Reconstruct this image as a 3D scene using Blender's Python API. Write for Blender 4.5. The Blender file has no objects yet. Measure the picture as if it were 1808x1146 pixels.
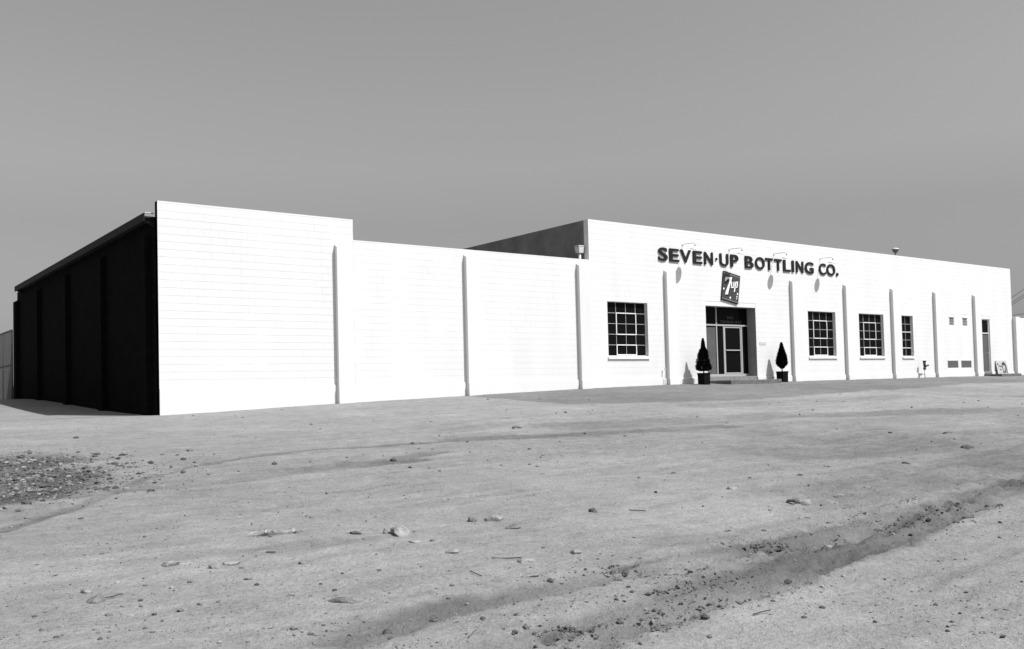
import bpy, bmesh, math, random
import numpy as np
from mathutils import Vector, Matrix

scene = bpy.context.scene
COL = scene.collection
RND = random.Random(7)

# ------------------------------------------------------------------ camera
W0, H0 = 1808.0, 1146.0
FPX, CYPX = 1650.54, 627.78
YAW, PITCH, ROLL = 0.646357, 0.0344538, -0.0250830
CAM = Vector((-7.348, -25.071, 0.491))
_cy, _sy, _cp, _sp = math.cos(YAW), math.sin(YAW), math.cos(PITCH), math.sin(PITCH)
FWD = Vector((_sy * _cp, _cy * _cp, _sp))
_r = Vector((_cy, -_sy, 0)); _u = _r.cross(FWD)
RIGHT = _r * math.cos(ROLL) + _u * math.sin(ROLL)
UP = -_r * math.sin(ROLL) + _u * math.cos(ROLL)
cam_data = bpy.data.cameras.new('camera')
cam = bpy.data.objects.new('camera', cam_data); COL.objects.link(cam)
m = Matrix.Identity(4)
for i in range(3):
    m[i][0] = RIGHT[i]; m[i][1] = UP[i]; m[i][2] = -FWD[i]; m[i][3] = CAM[i]
cam.matrix_world = m
cam_data.sensor_fit = 'HORIZONTAL'; cam_data.sensor_width = 36.0
cam_data.lens = 36.0 * FPX / W0
cam_data.shift_y = (CYPX - H0 / 2) / W0
cam_data.clip_start = 0.1; cam_data.clip_end = 6000
scene.camera = cam
scene.render.resolution_x = 1024; scene.render.resolution_y = 649

# ------------------------------------------------------------------ sky, sun, exposure
SUN_FROM = Vector((0.5, -1.0, 1.55)).normalized()
world = bpy.data.worlds.new('World'); scene.world = world; world.use_nodes = True
nt = world.node_tree; nt.nodes.clear()
wout = nt.nodes.new('ShaderNodeOutputWorld'); bg = nt.nodes.new('ShaderNodeBackground')
sky = nt.nodes.new('ShaderNodeTexSky'); sky.sky_type = 'NISHITA'; sky.sun_disc = False
sky.sun_elevation = math.asin(SUN_FROM.z); sky.sun_rotation = math.atan2(SUN_FROM.x, SUN_FROM.y)
sky.dust_density = 1.5; sky.air_density = 1.0
bw = nt.nodes.new('ShaderNodeRGBToBW')
tc = nt.nodes.new('ShaderNodeTexCoord'); sep = nt.nodes.new('ShaderNodeSeparateXYZ')
ramp = nt.nodes.new('ShaderNodeValToRGB')          # smoggy band low over the horizon, all round
ce = ramp.color_ramp.elements
ce[0].position = 0.0; ce[0].color = (0.42, 0.42, 0.42, 1)
ce[1].position = 1.0; ce[1].color = (1.0, 1.0, 1.0, 1)
for p, v in ((0.05, 0.47), (0.17, 0.63), (0.23, 0.82), (0.29, 0.91), (0.40, 1.0)):
    e = ce.new(p); e.color = (v, v, v, 1)
mul = nt.nodes.new('ShaderNodeMath'); mul.operation = 'MULTIPLY'
nt.links.new(sky.outputs[0], bw.inputs[0])
nt.links.new(tc.outputs['Generated'], sep.inputs[0]); nt.links.new(sep.outputs['Z'], ramp.inputs[0])
nt.links.new(bw.outputs[0], mul.inputs[0]); nt.links.new(ramp.outputs[0], mul.inputs[1])
nt.links.new(mul.outputs[0], bg.inputs[0]); nt.links.new(bg.outputs[0], wout.inputs[0])
bg.inputs[1].default_value = 0.118
sun_data = bpy.data.lights.new('sun', 'SUN'); sun_data.energy = 4.3; sun_data.angle = math.radians(0.53)
sun_data.color = (1, 1, 1)
sun = bpy.data.objects.new('sun', sun_data); COL.objects.link(sun)
sun.rotation_euler = (-SUN_FROM).to_track_quat('-Z', 'Y').to_euler(); sun.location = (0, -30, 40)
scene.view_settings.view_transform = 'Standard'; scene.view_settings.look = 'None'
scene.view_settings.exposure = 0.4; scene.view_settings.gamma = 1.0
scene.view_settings.use_curve_mapping = False

# ------------------------------------------------------------------ materials
def g(v): return (v, v, v, 1)
def mat(name, base=0.5, rough=0.8, var=0.0, scale=3.0, bump=0.0, bscale=30.0, metal=0.0, spec=0.3, detail=4.0):
    M = bpy.data.materials.new(name); M.use_nodes = True
    n = M.node_tree.nodes; L = M.node_tree.links; b = n['Principled BSDF']
    b.inputs['Base Color'].default_value = g(base); b.inputs['Roughness'].default_value = rough
    b.inputs['Metallic'].default_value = metal; b.inputs['Specular IOR Level'].default_value = spec
    t = n.new('ShaderNodeTexCoord')
    if var:
        no = n.new('ShaderNodeTexNoise'); no.inputs['Scale'].default_value = scale; no.inputs['Detail'].default_value = detail
        r = n.new('ShaderNodeValToRGB'); r.color_ramp.elements[0].position = 0.3; r.color_ramp.elements[1].position = 0.7
        r.color_ramp.elements[0].color = g(base * (1 - var)); r.color_ramp.elements[1].color = g(min(0.9, base * (1 + var)))
        L.new(t.outputs['Object'], no.inputs['Vector']); L.new(no.outputs['Fac'], r.inputs[0]); L.new(r.outputs[0], b.inputs['Base Color'])
    if bump:
        nb = n.new('ShaderNodeTexNoise'); nb.inputs['Scale'].default_value = bscale; nb.inputs['Detail'].default_value = 5
        bp = n.new('ShaderNodeBump'); bp.inputs['Strength'].default_value = bump; bp.inputs['Distance'].default_value = 0.02
        L.new(t.outputs['Object'], nb.inputs['Vector']); L.new(nb.outputs['Fac'], bp.inputs['Height']); L.new(bp.outputs[0], b.inputs['Normal'])
    return M

def wall_paint(name, base, amp):
    """painted block: brushed-on paint, faint weathering streaks, fine block texture"""
    M = bpy.data.materials.new(name); M.use_nodes = True
    n = M.node_tree.nodes; L = M.node_tree.links; b = n['Principled BSDF']
    b.inputs['Roughness'].default_value = 0.85; b.inputs['Specular IOR Level'].default_value = 0.2
    geo = n.new('ShaderNodeNewGeometry')
    mp = n.new('ShaderNodeMapping'); mp.inputs['Scale'].default_value = (1.3, 1.3, 0.35)
    n1 = n.new('ShaderNodeTexNoise'); n1.inputs['Scale'].default_value = 0.9; n1.inputs['Detail'].default_value = 6
    n2 = n.new('ShaderNodeTexNoise'); n2.inputs['Scale'].default_value = 38; n2.inputs['Detail'].default_value = 3
    ad = n.new('ShaderNodeMath'); ad.operation = 'MULTIPLY_ADD'; ad.inputs[1].default_value = 0.45
    r = n.new('ShaderNodeMapRange'); r.inputs['From Min'].default_value = 0.45; r.inputs['From Max'].default_value = 1.0
    r.inputs['To Min'].default_value = base * (1 - amp); r.inputs['To Max'].default_value = min(0.9, base * (1 + amp))
    bp = n.new('ShaderNodeBump'); bp.inputs['Strength'].default_value = 0.25; bp.inputs['Distance'].default_value = 0.004
    L.new(geo.outputs['Position'], mp.inputs[0]); L.new(mp.outputs[0], n1.inputs['Vector']); L.new(geo.outputs['Position'], n2.inputs['Vector'])
    L.new(n2.outputs['Fac'], ad.inputs[0]); L.new(n1.outputs['Fac'], ad.inputs[2]); L.new(ad.outputs[0], r.inputs['Value'])
    L.new(r.outputs[0], b.inputs['Base Color']); L.new(n2.outputs['Fac'], bp.inputs['Height']); L.new(bp.outputs[0], b.inputs['Normal'])
    return M

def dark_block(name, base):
    """unpainted block wall, its deep shade put into the colour, with courses too dim to tell apart"""
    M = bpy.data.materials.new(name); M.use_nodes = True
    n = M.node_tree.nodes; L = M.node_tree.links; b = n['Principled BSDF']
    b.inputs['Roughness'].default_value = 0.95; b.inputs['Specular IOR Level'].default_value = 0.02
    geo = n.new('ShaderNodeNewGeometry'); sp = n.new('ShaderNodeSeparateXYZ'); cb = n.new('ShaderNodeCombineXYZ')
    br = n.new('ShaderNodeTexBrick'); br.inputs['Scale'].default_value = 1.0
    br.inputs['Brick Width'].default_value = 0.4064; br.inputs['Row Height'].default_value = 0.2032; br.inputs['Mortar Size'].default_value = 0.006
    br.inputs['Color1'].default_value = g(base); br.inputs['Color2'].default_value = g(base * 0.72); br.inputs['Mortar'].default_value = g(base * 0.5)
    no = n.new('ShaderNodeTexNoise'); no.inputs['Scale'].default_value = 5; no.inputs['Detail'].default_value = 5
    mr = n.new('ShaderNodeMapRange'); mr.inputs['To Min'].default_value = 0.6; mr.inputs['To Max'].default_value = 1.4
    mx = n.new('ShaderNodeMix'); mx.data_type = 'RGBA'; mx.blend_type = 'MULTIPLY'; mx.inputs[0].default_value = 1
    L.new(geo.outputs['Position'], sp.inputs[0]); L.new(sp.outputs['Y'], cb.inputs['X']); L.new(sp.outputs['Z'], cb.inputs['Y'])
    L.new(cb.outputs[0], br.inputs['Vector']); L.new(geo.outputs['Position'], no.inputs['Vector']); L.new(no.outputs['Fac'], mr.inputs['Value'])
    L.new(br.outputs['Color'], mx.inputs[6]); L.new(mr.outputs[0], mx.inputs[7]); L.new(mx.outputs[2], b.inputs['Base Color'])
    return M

def glass_mat():
    M = bpy.data.materials.new('dark_glass'); M.use_nodes = True
    n = M.node_tree.nodes; L = M.node_tree.links; b = n['Principled BSDF']
    b.inputs['Base Color'].default_value = g(0.006); b.inputs['Roughness'].default_value = 0.04
    b.inputs['Specular IOR Level'].default_value = 0.025
    t = n.new('ShaderNodeNewGeometry'); no = n.new('ShaderNodeTexNoise'); no.inputs['Scale'].default_value = 2.2
    bp = n.new('ShaderNodeBump'); bp.inputs['Strength'].default_value = 0.3; bp.inputs['Distance'].default_value = 0.02
    L.new(t.outputs['Position'], no.inputs['Vector']); L.new(no.outputs['Fac'], bp.inputs['Height']); L.new(bp.outputs[0], b.inputs['Normal'])
    return M

M_WHITE = wall_paint('white_block_paint', 0.66, 0.05)
M_TRIM = mat('white_trim_paint', 0.74, 0.55, 0.05, 6)
M_SIDE = dark_block('shade_toned_side_block', 0.008)  # near-black base puts the wall's deep shade into its colour
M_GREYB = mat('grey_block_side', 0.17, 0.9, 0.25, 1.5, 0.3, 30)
M_ROOF = mat('roofing_gravel', 0.16, 0.95, 0.3, 8, 0.4, 60)
M_EAVE = mat('dark_eave_timber', 0.006, 0.8, 0.3, 5)
M_GLASS = glass_mat()
M_STEEL = mat('window_steel_paint', 0.72, 0.5, 0.08, 15)
M_MUNT = mat('muntin_steel_paint', 0.42, 0.6, 0.1, 15)
M_ALU = mat('aluminium_frame', 0.36, 0.35, 0.06, 12, spec=0.5)
M_JAMB = mat('jamb_grey_paint', 0.3, 0.8, 0.08, 4, 0.2)
M_PANEL = mat('grey_entry_panel', 0.085, 0.7, 0.1, 4)
M_CONC = mat('concrete_step', 0.21, 0.9, 0.22, 7, 0.5, 40)
M_STEP = mat('dark_concrete_step', 0.12, 0.9, 0.25, 7, 0.5, 40)
M_BLACK = mat('black_letter_enamel', 0.012, 0.55, 0.2, 5, spec=0.2)
M_GALV = mat('galvanised_sheet', 0.55, 0.45, 0.15, 9, spec=0.5)
M_GALVD = mat('dull_vent_metal', 0.2, 0.6, 0.2, 9)
M_DOOR = mat('grey_door_paint', 0.09, 0.6, 0.12, 6)
M_TUB = mat('black_planter_paint', 0.007, 0.8, 0.3, 12, spec=0.04)
M_LEAF = mat('dark_conifer_foliage', 0.008, 0.9, 0.5, 25, spec=0.03)
M_BARK = mat('conifer_bark', 0.03, 0.9, 0.4, 20)
M_SGREY = mat('sign_red_field', 0.05, 0.5, 0.08, 4)
M_SWHITE = mat('sign_white_enamel', 0.78, 0.45, 0.04, 6)
M_SMID = mat('sign_grey_enamel', 0.2, 0.5, 0.1, 6)
M_SBLACK = mat('sign_black_enamel', 0.012, 0.5, spec=0.2)
M_PIPE = mat('painted_pipe', 0.72, 0.6, 0.1, 10)
M_METER = mat('dark_valve_iron', 0.05, 0.6, 0.3, 15)
M_WIRE = mat('wire_black', 0.02, 0.6)
M_POLE = mat('creosote_pole', 0.05, 0.9, 0.3, 6)
M_FENCE = mat('fence_steel', 0.1, 0.6, 0.2, 10)
M_LAMPW = mat('lamp_white_enamel', 0.72, 0.4, 0.05, 8)
M_ARM = mat('lamp_arm_conduit', 0.42, 0.5, 0.1, 10)
M_FAINT = mat('faint_gilt_lettering', 0.07, 0.6)

# ------------------------------------------------------------------ mesh helpers
def link(name, me, material=None, parent=None, loc=None):
    if material and not me.materials: me.materials.append(material)
    o = bpy.data.objects.new(name, me); COL.objects.link(o)
    if parent: o.parent = parent
    if loc: o.location = loc
    return o
def tag(o, label=None, cat=None, group=None, kind=None):
    if label: o['label'] = label
    if cat: o['category'] = cat
    if group: o['group'] = group
    if kind: o['kind'] = kind
    return o
def empty(name, loc, label, cat, group=None):
    o = bpy.data.objects.new(name, None); COL.objects.link(o); o.location = loc; o.empty_display_size = 0.2
    return tag(o, label, cat, group)

class MB:
    def __init__(s): s.v = []; s.f = []
    def box(s, x0, x1, y0, y1, z0, z1):
        n = len(s.v)
        s.v += [(x0,y0,z0),(x1,y0,z0),(x1,y1,z0),(x0,y1,z0),(x0,y0,z1),(x1,y0,z1),(x1,y1,z1),(x0,y1,z1)]
        s.f += [tuple(n+i for i in q) for q in ((0,3,2,1),(4,5,6,7),(0,1,5,4),(1,2,6,5),(2,3,7,6),(3,0,4,7))]
        return s
    def hexa(s, p):    # 8 points, bottom ring then top ring
        n = len(s.v); s.v += [tuple(q) for q in p]
        s.f += [tuple(n+i for i in q) for q in ((0,3,2,1),(4,5,6,7),(0,1,5,4),(1,2,6,5),(2,3,7,6),(3,0,4,7))]
        return s
    def tube(s, pts, r, seg=8, r1=None):
        pts = [Vector(p) for p in pts]; n0 = len(s.v); k = len(pts)
        for i, p in enumerate(pts):
            d = (pts[min(i+1, k-1)] - pts[max(i-1, 0)]).normalized()
            a = d.orthogonal().normalized(); b = d.cross(a)
            rr = r if r1 is None else r + (r1 - r) * i / max(1, k-1)
            for j in range(seg):
                t = 2*math.pi*j/seg; s.v.append(tuple(p + a*math.cos(t)*rr + b*math.sin(t)*rr))
        for i in range(k-1):
            for j in range(seg):
                s.f.append((n0+i*seg+j, n0+i*seg+(j+1)%seg, n0+(i+1)*seg+(j+1)%seg, n0+(i+1)*seg+j))
        s.f.append(tuple(n0+j for j in reversed(range(seg)))); s.f.append(tuple(n0+(k-1)*seg+j for j in range(seg)))
        return s
    def lathe(s, prof, c=(0,0,0), seg=20):
        n0 = len(s.v); k = len(prof)
        for r, z in prof:
            for j in range(seg):
                t = 2*math.pi*j/seg; s.v.append((c[0]+r*math.cos(t), c[1]+r*math.sin(t), c[2]+z))
        for i in range(k-1):
            for j in range(seg):
                s.f.append((n0+i*seg+j, n0+i*seg+(j+1)%seg, n0+(i+1)*seg+(j+1)%seg, n0+(i+1)*seg+j))
        return s
    def prism_xz(s, poly, y0, y1):   # polygon in x,z (counter-clockwise seen from -y)
        n = len(s.v); k = len(poly)
        s.v += [(x, y0, z) for x, z in poly] + [(x, y1, z) for x, z in poly]
        s.f.append(tuple(range(n, n+k))); s.f.append(tuple(reversed(range(n+k, n+2*k))))
        for i in range(k): j = (i+1) % k; s.f.append((n+i, n+k+i, n+k+j, n+j))
        return s
    def mesh(s, name='m'):
        me = bpy.data.meshes.new(name); me.from_pydata(s.v, [], s.f); me.update(); return me
    def build(s, name, material, parent=None, smooth=False, loc=None, fix=False):
        me = s.mesh(name)
        if fix:
            bm = bmesh.new(); bm.from_mesh(me); bmesh.ops.recalc_face_normals(bm, faces=bm.faces); bm.to_mesh(me); bm.free()
        if smooth:
            me.polygons.foreach_set('use_smooth', [True]*len(me.polygons))
        return link(name, me, material, parent, loc)

# ------------------------------------------------------------------ terrain
BX = [-400, -12, 0, 5.2, 9.8, 14.7, 19.2, 30, 47, 2000]
BZ = [-0.05, -0.03, 0.0, 0.16, 0.28, 0.40, 0.47, 0.48, 0.50, 0.5]
SLX = np.array(BX); SLZ = np.array(BZ)
def smooth(t): t = np.clip(t, 0, 1); return t*t*(3-2*t)
def zbase(x, y):
    x = np.asarray(x, float); y = np.asarray(y, float)
    b = np.interp(x, SLX, SLZ)
    w = np.clip(-y/25.0, 0, 1.04)
    front = b*(1-w) + (-1.05)*w
    back = b + (0.54-b)*smooth(y/20.0)
    return np.where(y < 0, front, back)
_rs = np.random.RandomState(3); _LAT = _rs.rand(256, 256)
def vnoise(x, y):
    xi = np.floor(x).astype(int); yi = np.floor(y).astype(int); fx = smooth(x-xi); fy = smooth(y-yi)
    a = _LAT[xi % 256, yi % 256]; b = _LAT[(xi+1) % 256, yi % 256]; c = _LAT[xi % 256, (yi+1) % 256]; d = _LAT[(xi+1) % 256, (yi+1) % 256]
    return (a*(1-fx)+b*fx)*(1-fy) + (c*(1-fx)+d*fx)*fy - 0.5
def zbase1(x, y):
    b = BZ[-1]
    for i in range(len(BX)-1):
        if x < BX[i+1]:
            b = BZ[i] if x < BX[i] else BZ[i]+(BZ[i+1]-BZ[i])*(x-BX[i])/(BX[i+1]-BX[i]); break
    if y < 0:
        w = min(-y/25.0, 1.04); return b*(1-w)-1.05*w
    t = min(1, y/20.0); return b+(0.54-b)*t*t*(3-2*t)
def pixel_ray(px, py):
    d = FWD + RIGHT*((px-W0/2)/FPX) - UP*((py-CYPX)/FPX)
    return d
def ground_at(px, py):
    d = pixel_ray(px, py); t0 = 2.0; t = t0
    prev = None
    while t < 400:
        p = CAM + d*t
        h = p.z - zbase1(p.x, p.y)
        if h < 0:
            lo, hi = prev, t
            for _ in range(30):
                mid = (lo+hi)/2; q = CAM + d*mid
                if q.z - zbase1(q.x, q.y) < 0: hi = mid
                else: lo = mid
            q = CAM + d*hi; return (q.x, q.y, hi)
        prev = t; t *= 1.02
    q = CAM + d*60; return (q.x, q.y, 60)

# wheel tracks, broad dark patches, one painted bank shadow: pixel polylines -> ground polylines; (points, half width m, darkness, depth)
TRK_AND_SHADE = [
 ([(600,1130),(690,1100),(785,1074),(907,1046),(1049,1013),(1191,981),(1345,958),(1500,925),(1640,890),(1808,838),(1900,815)], 0.16, 0.85, 0.020),
 ([(820,1170),(900,1146),(1069,1092),(1172,1063),(1278,1029),(1384,994),(1490,965),(1575,936),(1659,900),(1744,872),(1808,850),(1900,825)], 0.27, 1.05, 0.022),
 ([(980,1150),(1120,1105),(1250,1060),(1370,1018),(1480,980),(1600,940),(1720,890)], 0.12, 0.55, 0.025),
 ([(1100,1010),(1240,995),(1380,965),(1520,935)], 0.12, 0.5, 0.02),
 ([(0,935),(100,905),(200,868),(250,846),(320,826),(420,808),(560,793),(750,783),(1000,768)], 0.10, 0.65, 0.012),
 ([(230,862),(400,848),(560,828),(720,815)], 0.30, 0.85, 0.01),
 ([(520,832),(640,822),(760,800)], 0.25, 0.75, 0.008),
 ([(800,775),(950,770),(1100,762),(1280,752)], 0.35, 0.7, 0.01),
 ([(1000,752),(1150,745),(1350,735),(1600,728),(1850,722)], 0.7, 0.6, 0.01),
 ([(1250,715),(1450,708),(1650,700),(1850,698)], 0.7, 0.35, 0.01),
 ([(1380,800),(1500,795),(1650,775),(1850,760)], 0.8, 0.5, 0.01),
 ([(1440,872),(1560,858),(1680,838),(1850,790)], 0.7, 0.5, 0.015),
 ([(1540,770),(1700,752),(1900,740)], 2.6, 0.33, 0.0),
 ([(1560,880),(1700,835),(1900,790)], 1.1, 0.42, 0.0),
 ([(1086,998),(1150,985),(1228,969)], 0.05, 1.2, 0.02),
 ([(1164,1045),(1218,1032),(1267,1020),(1360,998)], 0.05, 1.3, 0.025),
 ([(1140,1096),(1316,1052),(1414,1023),(1482,991),(1521,969)], 0.06, 1.3, 0.03),
 ([(1267,984),(1345,959),(1418,949)], 0.05, 1.2, 0.025),
 ([(1457,952),(1536,940),(1589,920),(1628,903),(1707,881)], 0.06, 1.2, 0.03),
 ([(964,1116),(1037,1096)], 0.05, 1.2, 0.025),
 ([(1660,667),(1740,670.5),(1900,678)], 0.30, 1.1, 0.03),
 ([(60,985),(200,972),(330,962)], 0.14, 0.3, 0.006),
 ([(220,1000),(340,985),(480,975),(640,958)], 0.14, 0.25, 0.006),
 ([(1190,955),(1350,930),(1480,905),(1600,880)], 0.22, 0.3, 0.01),
 ([(1640,1040),(1720,1000),(1808,965)], 0.05, 0.4, 0.008),
 ([(-60,806),(0,803),(40,800),(70,799)], 0.10, 1.3, 0.03),  # shadow of the bank edge painted as a dark strip, not a track
 ([(0,872),(40,862),(90,852),(150,822)], 0.03, 0.75, 0.012),
]
TRKW_AND_SHADE = []
for pts, hw, dk, dp in TRK_AND_SHADE:
    TRKW_AND_SHADE.append((np.array([ground_at(*p)[:2] for p in pts]), hw, dk, dp))
DAMP = np.array([ground_at(*p)[:2] for p in [(835,700),(880,709),(950,714),(1100,712),(1250,706),(1400,700),(1550,690),(1700,678)]])
def seg_dist(P, poly):
    d = np.full(len(P), 1e9)
    for a, b in zip(poly[:-1], poly[1:]):
        ab = b-a; t = np.clip(((P-a)@ab)/max(1e-9, ab@ab), 0, 1)
        q = a + t[:, None]*ab; d = np.minimum(d, np.hypot(*(P-q).T))
    return d
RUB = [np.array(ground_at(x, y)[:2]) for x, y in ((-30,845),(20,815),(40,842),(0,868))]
def fields(x, y):
    """relief height, damp/dark mask, pale mask at ground points"""
    x = np.asarray(x, float).ravel(); y = np.asarray(y, float).ravel(); P = np.stack([x, y], 1)
    near = np.clip(1.4 - np.hypot(x-CAM.x, y-CAM.y)/90.0, 0.0, 1.0)
    h = 0.060*vnoise(x*0.45, y*0.45) + 0.030*vnoise(x*1.3+7, y*1.3) + 0.016*vnoise(x*3.7, y*3.7+5) + 0.010*vnoise(x*8.3+3, y*8.3)
    h += 0.017*vnoise(x*13.0+1, y*13.0)*np.clip(vnoise(x*0.7, y*0.7+21)*3+.6, 0.1, 1.5)
    h *= near*np.clip(0.25+(-y)/6.0, 0.0, 1.0)
    dark = np.zeros(len(x)); edge = 0.10*vnoise(x*2.1, y*2.1) + 0.07*vnoise(x*6.1, y*6.1)
    for poly, hw, dk, dp in TRKW_AND_SHADE:
        lo = poly.min(0)-3; hi = poly.max(0)+3
        sel = np.where((x > lo[0]) & (x < hi[0]) & (y > lo[1]) & (y < hi[1]))[0]
        if not len(sel): continue
        d = seg_dist(P[sel], poly) + edge[sel]*min(1.0, hw*5)
        prof = 1 - smooth((d-hw*0.6)/(hw*0.9))
        brk = np.clip(0.75+1.1*vnoise(x[sel]*0.9+11*hw, y[sel]*0.9), 0, 1)
        dark[sel] = np.maximum(dark[sel], dk*prof*brk)
        rim = np.exp(-((d-hw*1.5)/(hw*0.5))**2)
        lump = np.clip(0.5+1.6*vnoise(x[sel]*12, y[sel]*12), 0, 1.6)
        h[sel] += -dp*prof + dp*0.4*rim*lump + prof*(dp+.006)*(0.8*vnoise(x[sel]*9, y[sel]*9)+1.4*vnoise(x[sel]*17, y[sel]*17))
    yb = np.interp(x, DAMP[:, 0], DAMP[:, 1], left=0.5, right=DAMP[-1, 1])
    damp_dark = smooth((y-yb+0.3+3*edge)/0.5)*(y < 1)
    dark = np.maximum(dark, 0.60*damp_dark)
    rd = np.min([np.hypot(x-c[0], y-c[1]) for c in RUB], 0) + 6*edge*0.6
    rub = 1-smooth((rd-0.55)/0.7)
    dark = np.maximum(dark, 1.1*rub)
    h += rub*(-0.04)
    big = smooth(0.5+1.6*vnoise(x*0.16+3, y*0.16))
    pale = 0.55*big + 0.5*np.clip(vnoise(x*0.8, y*0.8+9)*2, 0, 1)
    return h, dark, pale
def zfull(x, y): return float(zbase(x, y)) + float(fields([x], [y])[0][0])

def axis(segs):
    out = []
    for a, b, s in segs: out += list(np.arange(a, b-1e-6, s))
    out.append(segs[-1][1]); return np.array(out)
gx = axis([(-3000,-300,450),(-300,-60,30),(-60,-20,4),(-20,-10,0.5),(-10,6,0.06),(6,16,0.1),(16,50,0.25),(50,90,2),(90,300,15),(300,3000,450)])
gy = axis([(-3000,-300,450),(-300,-60,30),(-60,-28,2),(-28,-24,0.4),(-24,-14,0.055),(-14,-8,0.075),(-8,1,0.12),(1,26,0.6),(26,80,4),(80,300,20),(300,3000,450)])
GX, GY = np.meshgrid(gx, gy); nx, ny = len(gx), len(gy)
hh, dk, pl = fields(GX, GY)
GZ = zbase(GX, GY).ravel() + hh
me = bpy.data.meshes.new('ground')
co = np.stack([GX.ravel(), GY.ravel(), GZ], 1).astype(np.float32)
idx = np.arange(nx*ny).reshape(ny, nx)
q = np.stack([idx[:-1, :-1].ravel(), idx[:-1, 1:].ravel(), idx[1:, 1:].ravel(), idx[1:, :-1].ravel()], 1).astype(np.int32)
me.vertices.add(len(co)); me.vertices.foreach_set('co', co.ravel())
me.loops.add(q.size); me.loops.foreach_set('vertex_index', q.ravel())
me.polygons.add(len(q)); me.polygons.foreach_set('loop_start', np.arange(0, q.size, 4, dtype=np.int32)); me.polygons.foreach_set('loop_total', np.full(len(q), 4, np.int32))
me.update(); me.validate()
me.polygons.foreach_set('use_smooth', np.ones(len(q), bool))
at = me.attributes.new('damp_dark', 'FLOAT', 'POINT'); at.data.foreach_set('value', dk.astype(np.float32))  # damp soil, tracks, rubble and the painted bank shadow share this mask
at = me.attributes.new('pale', 'FLOAT', 'POINT'); at.data.foreach_set('value', pl.astype(np.float32))

TRK_ANG = math.atan2(TRKW_AND_SHADE[0][0][-3][1]-TRKW_AND_SHADE[0][0][1][1], TRKW_AND_SHADE[0][0][-3][0]-TRKW_AND_SHADE[0][0][1][0])
print('track angle', TRK_ANG)
def dirt_mat():
    M = bpy.data.materials.new('dry_dirt'); M.use_nodes = True
    n = M.node_tree.nodes; L = M.node_tree.links; b = n['Principled BSDF']
    b.inputs['Roughness'].default_value = 0.95; b.inputs['Specular IOR Level'].default_value = 0.08
    geo = n.new('ShaderNodeNewGeometry')
    a1 = n.new('ShaderNodeAttribute'); a1.attribute_name = 'damp_dark'; a2 = n.new('ShaderNodeAttribute'); a2.attribute_name = 'pale'
    def noise(s, d=5, r=0.6):
        k = n.new('ShaderNodeTexNoise'); k.inputs['Scale'].default_value = s; k.inputs['Detail'].default_value = d; k.inputs['Roughness'].default_value = r
        L.new(geo.outputs['Position'], k.inputs['Vector']); return k.outputs['Fac']
    def math2(op, a, c, v=None):
        k = n.new('ShaderNodeMath'); k.operation = op
        for i, s in enumerate((a, c, v)):
            if s is None: continue
            if isinstance(s, (int, float)): k.inputs[i].default_value = s
            else: L.new(s, k.inputs[i])
        return k.outputs[0]
    mid = noise(2.2, 6); fine = noise(22, 5, 0.7); grain = noise(130, 2, 0.7)
    mp = n.new('ShaderNodeMapping'); mp.inputs['Rotation'].default_value = (0, 0, -TRK_ANG); mp.inputs['Scale'].default_value = (0.35, 3.2, 1)
    L.new(geo.outputs['Position'], mp.inputs[0]); stk = n.new('ShaderNodeTexNoise'); stk.inputs['Scale'].default_value = 1.6; stk.inputs['Detail'].default_value = 7; stk.inputs['Roughness'].default_value = 0.65
    L.new(mp.outputs[0], stk.inputs['Vector'])
    base = math2('MULTIPLY_ADD', a2.outputs['Fac'], 0.080, 0.232)
    base = math2('MULTIPLY_ADD', math2('SUBTRACT', stk.outputs['Fac'], 0.5), 0.17, base)
    base = math2('MULTIPLY_ADD', math2('SUBTRACT', noise(7, 5, 0.65), 0.5), 0.14, base)
    base = math2('MULTIPLY_ADD', math2('SUBTRACT', mid, 0.5), 0.16, base)
    base = math2('MULTIPLY_ADD', math2('SUBTRACT', fine, 0.5), 0.22, base)
    base = math2('MULTIPLY_ADD', math2('SUBTRACT', grain, 0.5), 0.22, base)
    speck = n.new('ShaderNodeTexVoronoi'); speck.inputs['Scale'].default_value = 16; L.new(geo.outputs['Position'], speck.inputs['Vector'])
    sm = n.new('ShaderNodeMapRange'); sm.inputs['From Min'].default_value = 0.10; sm.inputs['From Max'].default_value = 0.22; sm.inputs['To Min'].default_value = 0.72; sm.inputs['To Max'].default_value = 1
    L.new(speck.outputs['Distance'], sm.inputs['Value'])
    base = math2('MULTIPLY', base, sm.outputs[0])
    dd = math2('MULTIPLY', a1.outputs['Fac'], math2('MULTIPLY_ADD', fine, 0.7, 0.25))
    fac = math2('SUBTRACT', 1.0, math2('MULTIPLY', dd, 0.95))
    base = math2('MAXIMUM', math2('MULTIPLY', base, fac), 0.02)
    cb = n.new('ShaderNodeCombineColor')
    for i in range(3): L.new(base, cb.inputs[i])
    L.new(cb.outputs[0], b.inputs['Base Color'])
    bp = n.new('ShaderNodeBump'); bp.inputs['Strength'].default_value = 1.0; bp.inputs['Distance'].default_value = 0.03
    hs = math2('MULTIPLY_ADD', grain, 0.35, math2('ADD', fine, mid))
    L.new(hs, bp.inputs['Height']); L.new(bp.outputs[0], b.inputs['Normal'])
    return M
M_DIRT = dirt_mat()
ground = link('ground', me, M_DIRT); tag(ground, kind='structure')

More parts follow.
